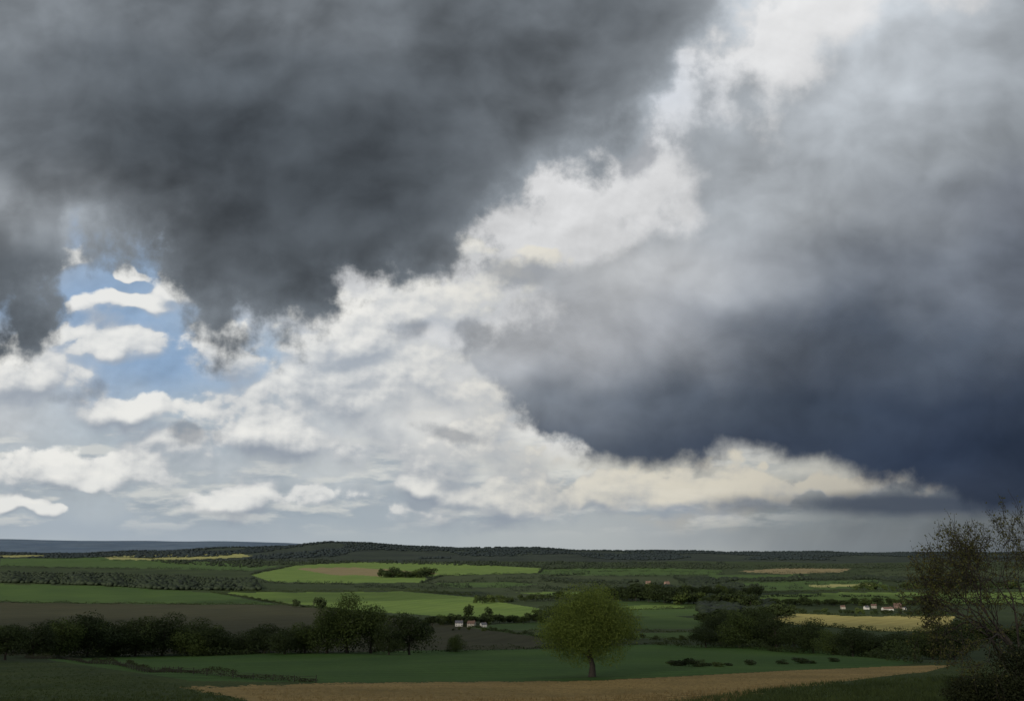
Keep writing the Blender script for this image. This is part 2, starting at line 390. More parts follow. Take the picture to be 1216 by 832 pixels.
grow(np.array([-.1, -.1, .8]), un(-1.0, .2, .55), 1.8, .06, 2)
grow(np.array([0, .1, 1.2]), un(-.9, -.4, .75), 1.7, .06, 2)
grow(np.array([.1, 0, .8]), un(.7, .2, .9), 1.8, .07, 2)
tv, tf = cat_parts(tb); tp = np.array(tips)
sz_ = 244*U/tv[:, 2].max(); sx_ = 110*U/max(.1, -np.percentile(tv[:, 0], .5))
S3 = np.array([sx_, sx_, sz_]); tv = tv*S3; tp = tp*S3
n = 17000; q = tp[r.integers(0, len(tp), n)]+r.normal(0, .07, (n, 3))
keep = r.random(n) < np.clip(1.1-.11*(q[:, 2]-1.0), .36, 1)
q = q[keep]
lv, lf = leaves(q, r.normal(0, 1, q.shape)+np.array([0, 0, .3]), .056, r)
obj('trunk', mesh('trunk', tv, tf, True), bark, root); obj('crown', mesh('crown', lv, lf), LM['bare'], root)
for px, py, w, h, l in [(1216,844,84,88,'dense dark bush at the foot of the thin open tree'),(1172,840,90,36,'low dark bush left of the dense bush under the thin tree')]:
    g = G(px, py); U = g[1]/F0
    b = empty('bush', (g[0], g[1], g[2]-.1)); tag(b, l, 'bush')
    cv, cf, lob = crown(h*U, w*U*1.15, 9000, .055, int(px), nl=36, bottom=.0)
    tv, tf = trunk(h*U, w*U, lob, 3, .03, 5, .05)
    obj('stem', mesh('stem', tv, tf, True), bark, b); obj('foliage', mesh('foliage', cv, cf), LM['bush'], b)

# ------------------------------------------------------------ hedges and woods
_p = (1+5**.5)/2
ico_v = np.array([(-1,_p,0),(1,_p,0),(-1,-_p,0),(1,-_p,0),(0,-1,_p),(0,1,_p),(0,-1,-_p),(0,1,-_p),(_p,0,-1),(_p,0,1),(-_p,0,-1),(-_p,0,1)])/math.sqrt(1+_p*_p)
ico_f = np.array([(0,11,5),(0,5,1),(0,1,7),(0,7,10),(0,10,11),(1,5,9),(5,11,4),(11,10,2),(10,7,6),(7,1,8),(3,9,4),(3,4,2),(3,2,6),(3,6,8),(3,8,9),(4,9,5),(2,4,11),(6,2,10),(8,6,7),(9,8,1)])
def blobs(P, w, h, r):
    n = len(P)
    V = ico_v[None]*r.uniform(.7, 1.2, (n, 12, 1))*np.stack([w, w, h*.55], -1)[:, None, :]
    V = V+P[:, None, :]+np.stack([0*h, 0*h, h*.4], -1)[:, None, :]
    Fc = ico_f[None]+(np.arange(n)*12)[:, None, None]
    return V.reshape(-1, 3), Fc.reshape(-1, 3)
def wood_poly(name, poly, n, hm, label, mat='wood'):
    poly = np.array(poly, float); r = rng
    x0, y0 = poly.min(0); x1, y1 = poly.max(0)
    xs = r.uniform(x0, x1, n*5); ys = r.uniform(y0, y1, n*5); ok = inpoly(xs, ys, [tuple(p) for p in poly])
    xs, ys = xs[ok][:n], ys[ok][:n]
    P = np.array([G(a, b) for a, b in zip(xs, ys)])
    env = .75+.35*np.sin(xs/9.)*np.sin(xs/23.+1)
    h = hm*r.uniform(.6, 1.05, len(P))*env; w = h*r.uniform(.6, 1.1, len(P))
    V_, F_ = blobs(P, w, h, r)
    o = obj(name, mesh(name, V_, F_, True), LM[mat]); tag(o, label, 'woodland', kind='stuff'); return o
wood_poly('woodland', [(-40,679),(140,681),(300,688),(308,701),(200,700),(120,695),(-40,690)], 2400, 10, 'dark band of trees at the left behind the sloping green field')
wood_poly('woodland', [(180,665.5),(330,664),(640,667),(860,668),(860,672),(640,673),(420,668),(340,670),(300,674),(200,669)], 1500, 11, 'long dark wood behind the bright far field')
wood_poly('woodland', [(810,687),(1040,685.5),(1216,686),(1240,691),(1070,692),(1040,687.5),(870,690),(820,697)], 1100, 10, 'dark wooded band on the right above the bright strip')
wood_poly('woodland', [(830,716),(925,716),(905,730),(850,736),(835,730)], 420, 10, 'dark scrub wood left of the white houses')
wood_poly('woodland', [(640,686),(700,688),(760,690),(740,693),(650,690)], 200, 8, 'low dark thicket on the dull field in mid valley')
wood_poly('woodland', [(640,672),(860,671),(1240,668),(1240,674),(860,675),(640,675)], 1300, 11, 'long dark wood across the right side below the ridge')
wood_poly('woodland', [(735,697),(900,694),(905,703),(740,706)], 500, 11, 'dark wood roofing the low rise in mid valley')
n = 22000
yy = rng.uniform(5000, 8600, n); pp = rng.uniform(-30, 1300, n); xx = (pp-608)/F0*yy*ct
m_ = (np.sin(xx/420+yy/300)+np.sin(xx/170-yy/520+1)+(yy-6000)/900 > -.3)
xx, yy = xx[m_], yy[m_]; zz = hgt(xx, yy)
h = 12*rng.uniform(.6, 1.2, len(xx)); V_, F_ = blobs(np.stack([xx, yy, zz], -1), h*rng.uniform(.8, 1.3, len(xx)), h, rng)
tag(obj('woodland', mesh('woodland', V_, F_, True), LM['farwood_haze']), 'wooded ridge running along the skyline', 'woodland', kind='stuff')

def hedge(pts, hm, wm, dens, size, label=None, group=None, mat='dark', gaps=0.0, collect=None):
    W_ = [G(a, b) for a, b in pts]; P = []
    for a, b in zip(W_[:-1], W_[1:]):
        Ld = np.linalg.norm((b-a)[:2]); n = int(Ld*dens)+20; n = min(n, 9000)
        t = rng.random(n); p = a[None]+(b-a)[None]*t[:, None]
        tall = 1+.5*np.sin(t*Ld/7+a[0])+.35*np.sin(t*Ld/2.3+a[1]); tall = np.clip(tall, .45, 2)
        if gaps: ok = np.sin(t*Ld/31+a[0]*.7)+np.sin(t*Ld/13) > gaps; p, tall, n = p[ok], tall[ok], int(ok.sum())
        off = rng.normal(0, wm*.35, (n, 2)); p[:, 0] += off[:, 0]; p[:, 1] += off[:, 1]
        p[:, 2] = hgt(p[:, 0], p[:, 1])+rng.random(n)**.8*hm*tall
        P.append(p)
    P = np.concatenate(P)
    v, f = leaves(P, rng.normal(0, .5, P.shape)+np.array([0, -.3, .6]), size, rng)
    if collect is not None: collect.append((v, f)); return
    o = obj('hedge', mesh('hedge', v, f), LM[mat]); tag(o, label, 'hedge', group); return o
hedge([(-60,779),(200,778),(330,775.5),(520,774)], 3.0, 2.6, 30, .5, 'thick dark hedge under the left row of trees')
hedge([(520,773),(640,770),(700,767.5),(780,764.5)], 1.5, 1.4, 14, .4, 'thin hedge along the top of the foreground green field')
hedge([(780,765),(850,768),(990,776),(1090,787)], 2.8, 2.4, 30, .5, 'thick dark hedge under the copse on the right')
hedge([(640,757),(760,759),(860,758)], 2.2, 2, 14, .6, 'dark hedge at the foot of the mid green field')
hedge([(620,751),(700,752),(860,749)], 1.6, 1.6, 12, .6, 'thin hedge crossing the mid green field right of the farmhouses')
hedge([(-60,714),(180,716.5),(340,718),(400,724)], 2.2, 2.5, 8, .9, 'dark hedge between sloping green field and ploughed field')
hedge([(400,724),(480,734),(570,745),(645,757)], 1.3, 1.6, 9, .7, 'dark hedge along the right edge of the ploughed field')
hedge([(250,703),(290,708),(340,717)], 2, 2, 8, .9, 'short hedge between the two left green fields')
hedge([(265,702.5),(360,702),(480,701),(560,707)], 3.5, 3.5, 9, 1.0, 'dark hedge along the back of the bright green field')
hedge([(640,722),(720,714),(740,731)], 2.2, 2.4, 8, .9, 'dark hedge behind the crown of the lone tree')
hedge([(735,724),(780,723.5),(835,721)], 2.4, 2.4, 8, .9, 'short dark hedge across the small field right of the lone tree crown')
hedge([(890,738),(960,743),(1040,749),(1120,751)], 2.2, 2, 12, .7, 'dark hedge below the golden field on the right')
hedge([(890,727),(950,728),(1010,731),(1135,731)], 2, 2, 9, .8, 'dark hedge between white houses and golden field')
hedge([(900,703),(1000,702),(1240,702)], 3, 3, 6, 1.1, 'dark hedge along the back of the bright strip on the right')
hedge([(900,717),(1090,718),(1240,717)], 2.5, 3, 6, 1.0, 'dark hedge along the front of the bright strip on the right')
hedge([(30,780.5),(90,784),(150,791),(215,798),(280,804),(375,809.5)], .75, .5, 60, .16, 'low straggly dark hedge running behind the post fence at lower left', mat='bush')
col = []
for pts, hm in [([(298,682),(350,671),(430,667)],4),([(540,669),(645,674),(640,680)],4),([(500,692),(525,683.5),(640,681)],4),([(640,676),(760,672.5),(860,676)],5),
    ([(640,683),(720,684),(860,682)],6),([(800,686),(815,692),(700,697),(560,697),(505,692)],6),([(872,681),(1000,680),(1100,677)],6),([(0,662),(110,660.5),(260,667)],5),
    ([(120,665),(215,665.5),(305,661)],6),([(0,672),(140,675),(300,678)],6),([(560,708),(640,714),(720,712)],4),([(640,690),(800,700),(880,702)],6),([(860,692),(1040,687)],6),
    ([(0,656),(70,655.5),(130,660)],6),([(1040,691),(1240,690)],6),([(310,691),(380,693),(500,698),(560,698)],5),([(640,698),(760,705)],4),([(1010,675.5),(1240,676)],7),([(700,712),(780,704)],4),
    ([(560,689),(640,686),(700,681)],5),([(420,697),(520,699)],4),([(960,684),(1240,682)],7),([(640,679),(760,678),(860,679.5)],6),([(905,709),(1010,708),(1240,711)],3),
    ([(600,702),(690,701),(720,704.5)],5),([(640,707.5),(720,706)],4),([(955,693.5),(1035,692),(1050,697)],5),([(900,699),(965,698),(1060,698)],6),([(1085,693),(1090,699)],5),([(515,691.5),(600,690),(640,692.5)],4),([(950,682),(955,686)],5)]:
    hedge(pts, hm, 6, 3.0, 1.9, gaps=-.9, collect=col)
v, f = cat_parts(col)
tag(obj('hedgerow', mesh('hedgerow', v, f), LM['wood']), 'far hedgerows dividing the small distant fields', 'hedgerow', kind='stuff')

# ------------------------------------------------------------ houses
HM = {'white': plain('white_render', (.55,.53,.49), .8, .08), 'brick': plain('brick', (.20,.13,.10), .9, .2, 4), 'cream': plain('cream_render', (.33,.30,.25), .8, .1),
      'tile': plain('red_tiles', (.12,.072,.053), .8, .3, 5), 'slate': plain('slate', (.09,.09,.10), .6, .2, 5), 'glass': plain('dark_glass', (.02,.025,.03), .15, .1), 'paint': plain('door_paint', (.10,.12,.10), .5, .1)}
def gable(w, d, h, rh):
    a = [(-w/2,-d/2,0),(w/2,-d/2,0),(w/2,d/2,0),(-w/2,d/2,0),(-w/2,-d/2,h),(w/2,-d/2,h),(w/2,d/2,h),(-w/2,d/2,h),(-w/2,0,h+rh),(w/2,0,h+rh)]
    f = [(0,1,5,4),(2,3,7,6),(0,4,7,3),(1,2,6,5),(4,5,9,8),(6,7,8,9),(4,8,7),(5,6,9)]
    me = bpy.data.meshes.new('wall'); me.from_pydata(a, [], f); me.update(); return me
def roofm(w, d, h, rh):
    e = .35; t = .18; s = rh/(d/2); V_ = []
    for x in (-w/2-e, w/2+e):
        V_ += [(x,-d/2-e,h-e*s+.03),(x,0,h+rh+.03),(x,d/2+e,h-e*s+.03),(x,d/2+e,h-e*s+.03+t),(x,0,h+rh+.03+t),(x,-d/2-e,h-e*s+.03+t)]
    f = [(i, (i+1) % 6, (i+1) % 6+6, i+6) for i in range(6)]+[(0,5,4,1),(1,4,3,2),(6,7,10,11),(7,8,9,10)]
    me = bpy.data.meshes.new('roof'); me.from_pydata(V_, [], f); me.update(); return me
def house(name, w, d, h, rh, wm, rm):
    root = empty(name)
    obj('wall', gable(w, d, h, rh), HM[wm], root)
    ro = obj('roof', roofm(w, d, h, rh), HM[rm], root)
    v, f = box(w*.3, w*.3+.8, -.35, .35, h+rh*.5, h+rh+1.1); obj('chimney', mesh('chimney', v, f), HM['brick'], ro)
    nwin = max(2, int(w/3))
    for sgn in (-1, 1):
        for lv_ in ((1.0,) if h < 4 else (1.0, 3.6)):
            for j in range(nwin):
                x = -w/2+w*(j+.5)/nwin
                if lv_ == 1.0 and j == nwin//2 and sgn == -1:
                    v, f = box(x-.5, x+.5, -d/2-.06, -d/2+.02, .02, 2.1); obj('door', mesh('door', v, f), HM['paint'], root); continue
                yy0 = sgn*d/2
                v, f = box(x-.55, x+.55, min(yy0+sgn*.05, yy0-sgn*.02), max(yy0+sgn*.05, yy0-sgn*.02), lv_, lv_+1.2); obj('window', mesh('window', v, f), HM['glass'], root)
    return root
hp = {'w': [house('house', 10, 7, 4.6, 2.8, 'white', 'slate'), False], 'b': [house('house', 11, 7, 4.6, 3.0, 'brick', 'tile'), False],
      'c': [house('house', 9, 6.5, 4.6, 2.6, 'cream', 'tile'), False], 'f': [house('barn', 18, 9, 3.4, 2.8, 'white', 'tile'), False]}
hs = [('w',545,743,.1,'left white farmhouse with slate roof below the pair of dark trees',.55),('c',560,744,-.3,'middle cream farmhouse with dark red roof below the pair of dark trees',.6),('w',574,744,.5,'right small white farmhouse below the pair of dark trees',.42),
 ('b',770,693.5,-.4,'left far brick house of the hamlet in mid valley',1.0),('b',792,694,.5,'right far brick house of the hamlet in mid valley',1.0),
 ('c',1001,722.5,-.1,'small cream house standing apart left of the white houses on the right',.55),
 ('w',1029,723,.3,'white house left of the long white barn',.55),('c',1038,721.5,-.5,'cream house half behind the left end of the long white barn',.65),('f',1054,724.5,.12,'long low white barn with dark red roof above the golden field',.66),('b',1066,721.5,-.2,'brick house behind the right end of the long white barn',.75),('w',1074,723.5,.7,'rightmost white house above the golden field',.45)]
for kd, px, py, rz, l, s in hs:
    e = hp[kd]; o = e[0] if not e[1] else dup(e[0]); e[1] = True
    g = G(px, py); o.location = (g[0], g[1], g[2]-.1); o.rotation_euler = (0, 0, rz); o.scale = (s, s, s)
    tag(o, l, 'barn' if kd == 'f' else 'house')

# ------------------------------------------------------------ fence
wood = plain('weathered_wood', (.026,.023,.018), .9, .3, 8)
fr = empty('fence'); tag(fr, 'low post and wire fence along the lower left edge of the green field', 'fence')
fp = [G(a, b) for a, b in [(30,781),(90,785),(150,792),(215,799),(280,805),(375,810)]]
seg = []
for a, b in zip(fp[:-1], fp[1:]):
    n = max(1, int(np.linalg.norm((b-a)[:2])/2.6)); seg += [a+(b-a)*(j+random.uniform(-.15,.15))/n for j in range(n)]
seg.append(fp[-1]); seg = seg[:99]
pm = None; tops = []
for p in seg:
    z = float(hgt(p[0], p[1]))
    if pm is None:
        v, f = tube([(0,0,-.2),(0,0,.5),(.02,0,.95)], [.055,.05,.045], 6); pm = mesh('post', v, f)
    o = obj('post', pm, wood, fr); o.location = (p[0], p[1], z); o.rotation_euler = (random.uniform(-.08,.08), random.uniform(-.08,.08), random.uniform(0, 3)); o.scale = (1, 1, random.uniform(.75, 1.0)); tops.append((p[0], p[1], z))
for hz in (.25, .45, .65):
    v, f = tube([(a, b, c+hz) for a, b, c in tops], [.03]*len(tops), 4); obj('wire', mesh('wire', v, f), wood, fr)

# ------------------------------------------------------------ foreground grass and stubble
def tufts(polys, n, size, nb, mat, name, label, cat):
    PP = []
    for poly, nn in zip(polys, n):
        q = np.array(poly, float); x0, y0 = q.min(0); x1, y1 = q.max(0)
        xs = rng.uniform(x0, x1, nn); ys = rng.uniform(y0, y1, nn); ok = inpoly(xs, ys, poly)
        PP += [G(a, b) for a, b in zip(xs[ok], ys[ok])]
    P = np.repeat(np.array(PP), nb, 0); m = len(P)
    P[:, :2] += rng.normal(0, size*.5, (m, 2)); P[:, 2] = hgt(P[:, 0], P[:, 1])-.02
    a = rng.uniform(0, 6.28, m); w = size*.12
    dx, dy = np.cos(a)*w, np.sin(a)*w; hh = size*rng.uniform(.5, 1.3, m)
    V_ = np.empty((m, 3, 3)); V_[:, 0] = P; V_[:, 0, 0] -= dx; V_[:, 0, 1] -= dy; V_[:, 1] = P; V_[:, 1, 0] += dx; V_[:, 1, 1] += dy
    V_[:, 2] = P+np.stack([rng.normal(0, size*.35, m), rng.normal(0, size*.35, m), hh], -1)
    o = obj(name, mesh(name, V_.reshape(-1, 3), np.arange(m*3).reshape(m, 3)), mat); tag(o, label, cat, kind='stuff')
gm = leaf_mat('grass_blades', (.026,.042,.012), (.058,.078,.022), .3, .2); sm = leaf_mat('straw', (.18,.13,.055), (.32,.235,.10), .5, .2)
tufts([[(-20,784),(60,785),(210,812),(290,830),(310,870),(-20,870)], [(770,838),(890,820),(1100,795),(1260,790),(1260,870),(760,870)]], (7000, 10000), .16, 6, gm, 'grass', 'short rough grass on the foreground slope', 'grass')
tufts([[(280,817),(700,808),(1080,791),(1090,797),(900,820),(780,870),(330,870),(320,836)]], (14000,), .14, 4, sm, 'stubble', 'straw stubble on the tan foreground field', 'stubble')

# ------------------------------------------------------------ unseen clouds added overhead to shade the near ground
EL = math.radians(20); HB = 800.0
hd = np.array([-.5, -.866])
S = np.array([hd[0]*math.cos(EL), hd[1]*math.cos(EL), math.sin(EL)])
cm = bpy.data.materials.new('shade_cloud_vapour'); cm.use_nodes = True; nt = cm.node_tree; nd = nt.nodes; L = nt.links
for x in list(nd): nd.remove(x)
out = nd.new('ShaderNodeOutputMaterial'); tc = nd.new('ShaderNodeTexCoord')
ns = nd.new('ShaderNodeTexNoise'); ns.inputs['Scale'].default_value = 2.6; ns.inputs['Detail'].default_value = 6; L.new(tc.outputs['Object'], ns.inputs['Vector'])
le = nd.new('ShaderNodeVectorMath'); le.operation = 'LENGTH'
mu = nd.new('ShaderNodeVectorMath'); mu.operation = 'MULTIPLY'; mu.inputs[1].default_value = (1, 1, 0); L.new(tc.outputs['Object'], mu.inputs[0]); L.new(mu.outputs[0], le.inputs[0])
ad = nd.new('ShaderNodeMath'); ad.operation = 'MULTIPLY_ADD'; L.new(ns.outputs['Fac'], ad.inputs[0]); ad.inputs[1].default_value = .9; L.new(le.outputs['Value'], ad.inputs[2])
mp = nd.new('ShaderNodeMapRange'); mp.inputs['From Min'].default_value = 1.0; mp.inputs['From Max'].default_value = 1.38; mp.inputs['To Min'].default_value = .5; mp.inputs['To Max'].default_value = 1
L.new(ad.outputs[0], mp.inputs['Value'])
df = nd.new('ShaderNodeBsdfDiffuse'); df.inputs['Color'].default_value = (.75,.75,.77,1)
tl = nd.new('ShaderNodeBsdfTranslucent'); tl.inputs['Color'].default_value = (.75,.75,.77,1)
m1 = nd.new('ShaderNodeMixShader'); L.new(df.outputs[0], m1.inputs[1]); L.new(tl.outputs[0], m1.inputs[2])
tp_ = nd.new('ShaderNodeBsdfTransparent'); m2 = nd.new('ShaderNodeMixShader'); L.new(mp.outputs[0], m2.inputs[0]); L.new(m1.outputs[0], m2.inputs[1]); L.new(tp_.outputs[0], m2.inputs[2]); L.new(m2.outputs[0], out.inputs['Surface'])
def shade_cloud(gx, gy, rx, ry, seed):
    gz = float(hgt(gx, gy)); k_ = (HB-gz)/math.tan(EL)
    cx, cy = gx+hd[0]*k_, gy+hd[1]*k_
    nu, nv = 48, 20; r = np.random.default_rng(seed); ph = r.uniform(0, 6.28, 8); Vv = []
    for i in range(nv+1):
        for j in range(nu):
            t = math.pi*i/nv; a = 2*math.pi*j/nu
            x, y, z = math.sin(t)*math.cos(a), math.sin(t)*math.sin(a), math.cos(t)
            s = 1+.1*math.sin(3*a+ph[0])+.07*math.sin(5*a+ph[1])
            b = 1+.25*math.sin(7*x+ph[2])*math.sin(6*y+ph[3])+.15*math.sin(15*x+ph[4])*math.sin(13*y+ph[5])
            Vv.append((x*s, y*s, z*b))
    Ff = [(i*nu+j, i*nu+(j+1) % nu, (i+1)*nu+(j+1) % nu, (i+1)*nu+j) for i in range(nv) for j in range(nu)]
    o = obj('shade_cloud', mesh('shade_cloud', np.array(Vv), np.array(Ff), True), cm); o.location = (cx, cy, HB); o.scale = (rx, ry, 45)
    tag(o, kind='structure')
shade_cloud(0, 120, 1500, 680, 1)
shade_cloud(420, 1250, 420, 280, 2)
shade_cloud(-250, 1330, 300, 110, 3)

# ------------------------------------------------------------ sun
ld = bpy.data.lights.new('sun', 'SUN'); ld.energy = 4.5; ld.angle = math.radians(.6); ld.color = (1, .93, .80)
lo = bpy.data.objects.new('sun', ld); C.objects.link(lo)
from mathutils import Vector
lo.rotation_euler = Vector(S).to_track_quat('Z', 'Y').to_euler()

# ------------------------------------------------------------ sky
w = bpy.data.worlds.new('World'); sc.world = w; w.use_nodes = True; nt = w.node_tree; nd = nt.nodes; L = nt.links
bg = nd['Background']; bg.inputs['Strength'].default_value = .1
def put(s, v):
    if isinstance(v, bpy.types.NodeSocket): L.new(v, s)
    elif v is not None: s.default_value = v
def M(op, a, b=None, c=None, clamp=False):
    n = nd.new('ShaderNodeMath'); n.operation = op; n.use_clamp = clamp
    put(n.inputs[0], a); put(n.inputs[1], b)
    if c is not None: put(n.inputs[2], c)
    return n.outputs[0]
def VM(op, a, b=None, s=None):
    n = nd.new('ShaderNodeVectorMath'); n.operation = op; put(n.inputs[0], a)
    if b is not None: put(n.inputs[1], b)
    if s is not None: put(n.inputs['Scale'], s)
    return n.outputs['Value'] if op in ('LENGTH', 'DOT_PRODUCT', 'DISTANCE') else n.outputs[0]
def MR(v, a, b, c=0., d=1., it='SMOOTHSTEP'):
    n = nd.new('ShaderNodeMapRange'); n.interpolation_type = it; put(n.inputs['Value'], v)
    for q, x in zip(('From Min', 'From Max', 'To Min', 'To Max'), (a, b, c, d)): put(n.inputs[q], x)
    return n.outputs[0]
def NZ(vec, s, det=5., ro=.5, dist=0.):
    n = nd.new('ShaderNodeTexNoise'); n.noise_dimensions = '2D'; put(n.inputs['Vector'], vec)
    n.inputs['Scale'].default_value = s; n.inputs['Detail'].default_value = det; n.inputs['Roughness'].default_value = ro; n.inputs['Distortion'].default_value = dist
    return n
def VO(vec, s, det=3., ro=.5):
    n = nd.new('ShaderNodeTexVoronoi'); n.voronoi_dimensions = '2D'; n.feature = 'F1'; n.normalize = True; put(n.inputs['Vector'], vec)
    n.inputs['Scale'].default_value = s; n.inputs['Detail'].default_value = det; n.inputs['Roughness'].default_value = ro
    return n.outputs['Distance']
def MIX(f, a, b):
    n = nd.new('ShaderNodeMix'); n.data_type = 'RGBA'; put(n.inputs[0], f)
    for i_, x in ((6, a), (7, b)):
        if isinstance(x, tuple): x = (*x[:3], 1)
        put(n.inputs[i_], x)
    return n.outputs[2]
def XY(x, y):
    n = nd.new('ShaderNodeCombineXYZ'); put(n.inputs[0], x); put(n.inputs[1], y); return n.outputs[0]
def curve(v, pts, x1, ymin, ymax):
    n = nd.new('ShaderNodeFloatCurve'); cu = n.mapping.curves[0]
    pp = [(a/x1, (b-ymin)/(ymax-ymin)) for a, b in pts]
    cu.points[0].location = pp[0]; cu.points[1].location = pp[-1]
    for q in pp[1:-1]: cu.points.new(*q)
    n.mapping.update(); put(n.inputs['Value'], M('DIVIDE', v, x1/100., clamp=True))
    return MR(n.outputs[0], 0., 1., ymin/100., ymax/100., 'LINEAR')
def table(x, y, rows, tint=0):
    fx_ = M('DIVIDE', x, 12.16, clamp=True); res = None; yp_ = None
    for yr, cols in rows:
        n = nd.new('ShaderNodeValToRGB'); n.color_ramp.interpolation = 'B_SPLINE'; el = n.color_ramp.elements
        while len(el) < len(cols): el.new(.5)
        for i_, c in enumerate(cols): el[i_].position = i_/(len(cols)-1)
        for i_, c in enumerate(cols):
            if not hasattr(c, '__len__'): c = (c-tint, c, c+tint)
            el[i_].color = (*lin(c), 1)
        L.new(fx_, n.inputs[0])
        if res is None: res = n.outputs[0]
        else: res = MIX(MR(y, yp_/100., yr/100.), res, n.outputs[0])
        yp_ = yr
    return res
def warp(vec, s, amp, det, ro, off=0.):
    v = VM('ADD', vec, (off, off*.7, 0.))
    n = NZ(v, s, det, ro); c = VM('SUBTRACT', n.outputs['Color'], (.5, .5, .5)); return VM('ADD', vec, VM('SCALE', c, s=amp))
def sep(v):
    n = nd.new('ShaderNodeSeparateXYZ'); put(n.inputs[0], v); return n.outputs[0], n.outputs[1]
def T(c): return tuple(10*v for v in lin(c))
tcw = nd.new('ShaderNodeTexCoord').outputs['Generated']
dx = VM('DOT_PRODUCT', tcw, (1., 0., 0.)); dy = M('MAXIMUM', VM('DOT_PRODUCT', tcw, (0., ct, st)), .12); dz = VM('DOT_PRODUCT', tcw, (0., -st, ct))
X_ = M('ADD', M('MULTIPLY', M('DIVIDE', dx, dy), 9.46), 6.08)
Y_ = M('SUBTRACT', 4.16, M('MULTIPLY', M('DIVIDE', dz, dy), 9.46))
P = XY(X_, Y_)
# ---- bright background
Brows = [
 (0,  [150,140,140,150,170,190,210,230,244,232,200]),
 (100,[150,140,140,150,170,210,(196,208,224),234,230,205,190]),
 (200,[150,150,150,160,200,228,230,214,195,180,160]),
 (260,[(180,188,196),(156,176,202),182,196,216,220,232,214,170,150,130]),
 (310,[(184,192,202),(136,166,200),(164,182,203),206,222,216,212,198,150,130,120]),
 (370,[(154,177,205),(140,169,203),(160,182,206),216,233,218,204,184,140,120,110]),
 (430,[(206,210,214),(146,174,206),(142,171,205),(176,194,210),(230,229,225),226,206,174,130,110,100]),
 (500,[(200,203,206),(178,190,200),(168,184,198),(198,204,209),(228,227,223),(233,231,226),218,176,140,110,100]),
 (555,[(182,190,196),(180,189,196),(180,188,195),(190,196,200),(206,208,208),(212,211,205),(206,203,193),(204,200,189),(190,187,177),(156,155,153),(92,99,110)]),
 (592,[(172,182,191),(172,182,191),(172,181,189),(166,176,185),(160,170,181),(162,171,179),(168,170,171),(170,169,165),(138,141,143),(106,111,119),(80,88,101)]),
 (622,[(165,176,187),(163,175,187),(162,173,184),(158,170,181),(160,171,181),(166,174,180),(168,174,178),(150,157,163),(112,120,128),(90,98,107),(78,86,96)]),
 (655,[(172,182,190),(170,181,190),(168,178,188),(168,178,186),(170,180,186),(174,181,185),(172,178,180),(158,164,167),(122,130,136),(98,106,114),(88,96,104)]),
]
Pb = warp(P, .8, .8, 4., .5)
xb, yb = sep(Pb)
B = table(xb, yb, Brows)
Qs = VM('MULTIPLY', P, (1., 1.3, 1.))
Qw = warp(Qs, 1.2, .34, 3., .48, 3.)
def billow(off):
    v = VM('ADD', Qw, off)
    a = VO(v, .9, 3., .45); b = NZ(v, 1.1, 6., .48).outputs['Fac']
    return M('ADD', M('MULTIPLY', M('SUBTRACT', 1., a), .55), M('MULTIPLY', b, .45))
b0 = billow((0., 0., 0.)); b1 = billow((-.08, -.19, 0.))
bd = M('SUBTRACT', b0, b1)
g0 = NZ(Qs, 3.0, 5., .5).outputs['Fac']; g1 = NZ(VM('ADD', Qs, (-.03, -.07, 0.)), 3.0, 5., .5).outputs['Fac']
gd = M('SUBTRACT', g0, g1)
shade = M('ADD', bd, M('MULTIPLY', gd, .30))
bsh = MR(shade, -.26, .26, .76, 1.12, 'LINEAR')
bsh = M('ADD', 1., M('MULTIPLY', M('SUBTRACT', bsh, 1.), MR(Y_, 5.7, 6.25, 1., .1)))
bsh = M('ADD', 1., M('MULTIPLY', M('SUBTRACT', bsh, 1.), MR(Y_, 1.2, 3.0, .5, 1.)))
B = VM('SCALE', B, s=bsh)
rs = NZ(XY(M('ADD', M('MULTIPLY', X_, 1.5), M('MULTIPLY', Y_, .8)), M('MULTIPLY', Y_, .3)), 1.0, 3., .45).outputs['Fac']
rf = M('MULTIPLY', MR(Y_, 5.85, 6.2), MR(X_, 8.0, 9.8))
B = VM('SCALE', B, s=M('ADD', 1., M('MULTIPLY', M('MULTIPLY', M('SUBTRACT', rs, .5), rf), .5)))
def bank(oy):
    v = VM('ADD', P, (0., oy, 0.))
    return NZ(VM('MULTIPLY', v, (.7, 2.7, 1.)), 1.0, 6., .54).outputs['Fac']
t0 = bank(0.); t1 = bank(-.07)
fade2 = M('MULTIPLY', MR(Y_, 4.5, 5.4), MR(Y_, 6.05, 6.4, 1., 0.))
fade2 = M('MULTIPLY', fade2, MR(X_, 8.0, 10., 1., .1))
bankc = MIX(MR(M('SUBTRACT', t0, t1), -.09, .10), T((144,157,170)), T((216,216,211)))
B10 = VM('SCALE', B, s=10.)
B10 = MIX(M('MULTIPLY', M('MULTIPLY', MR(t0, .46, .60), fade2), .65), B10, bankc)
sky = nd.new('ShaderNodeTexSky'); sky.sky_type = 'NISHITA'; sky.sun_disc = False; sky.sun_elevation = EL; sky.sun_rotation = math.atan2(S[0], S[1])
B10 = MIX(.06, B10, sky.outputs[0])
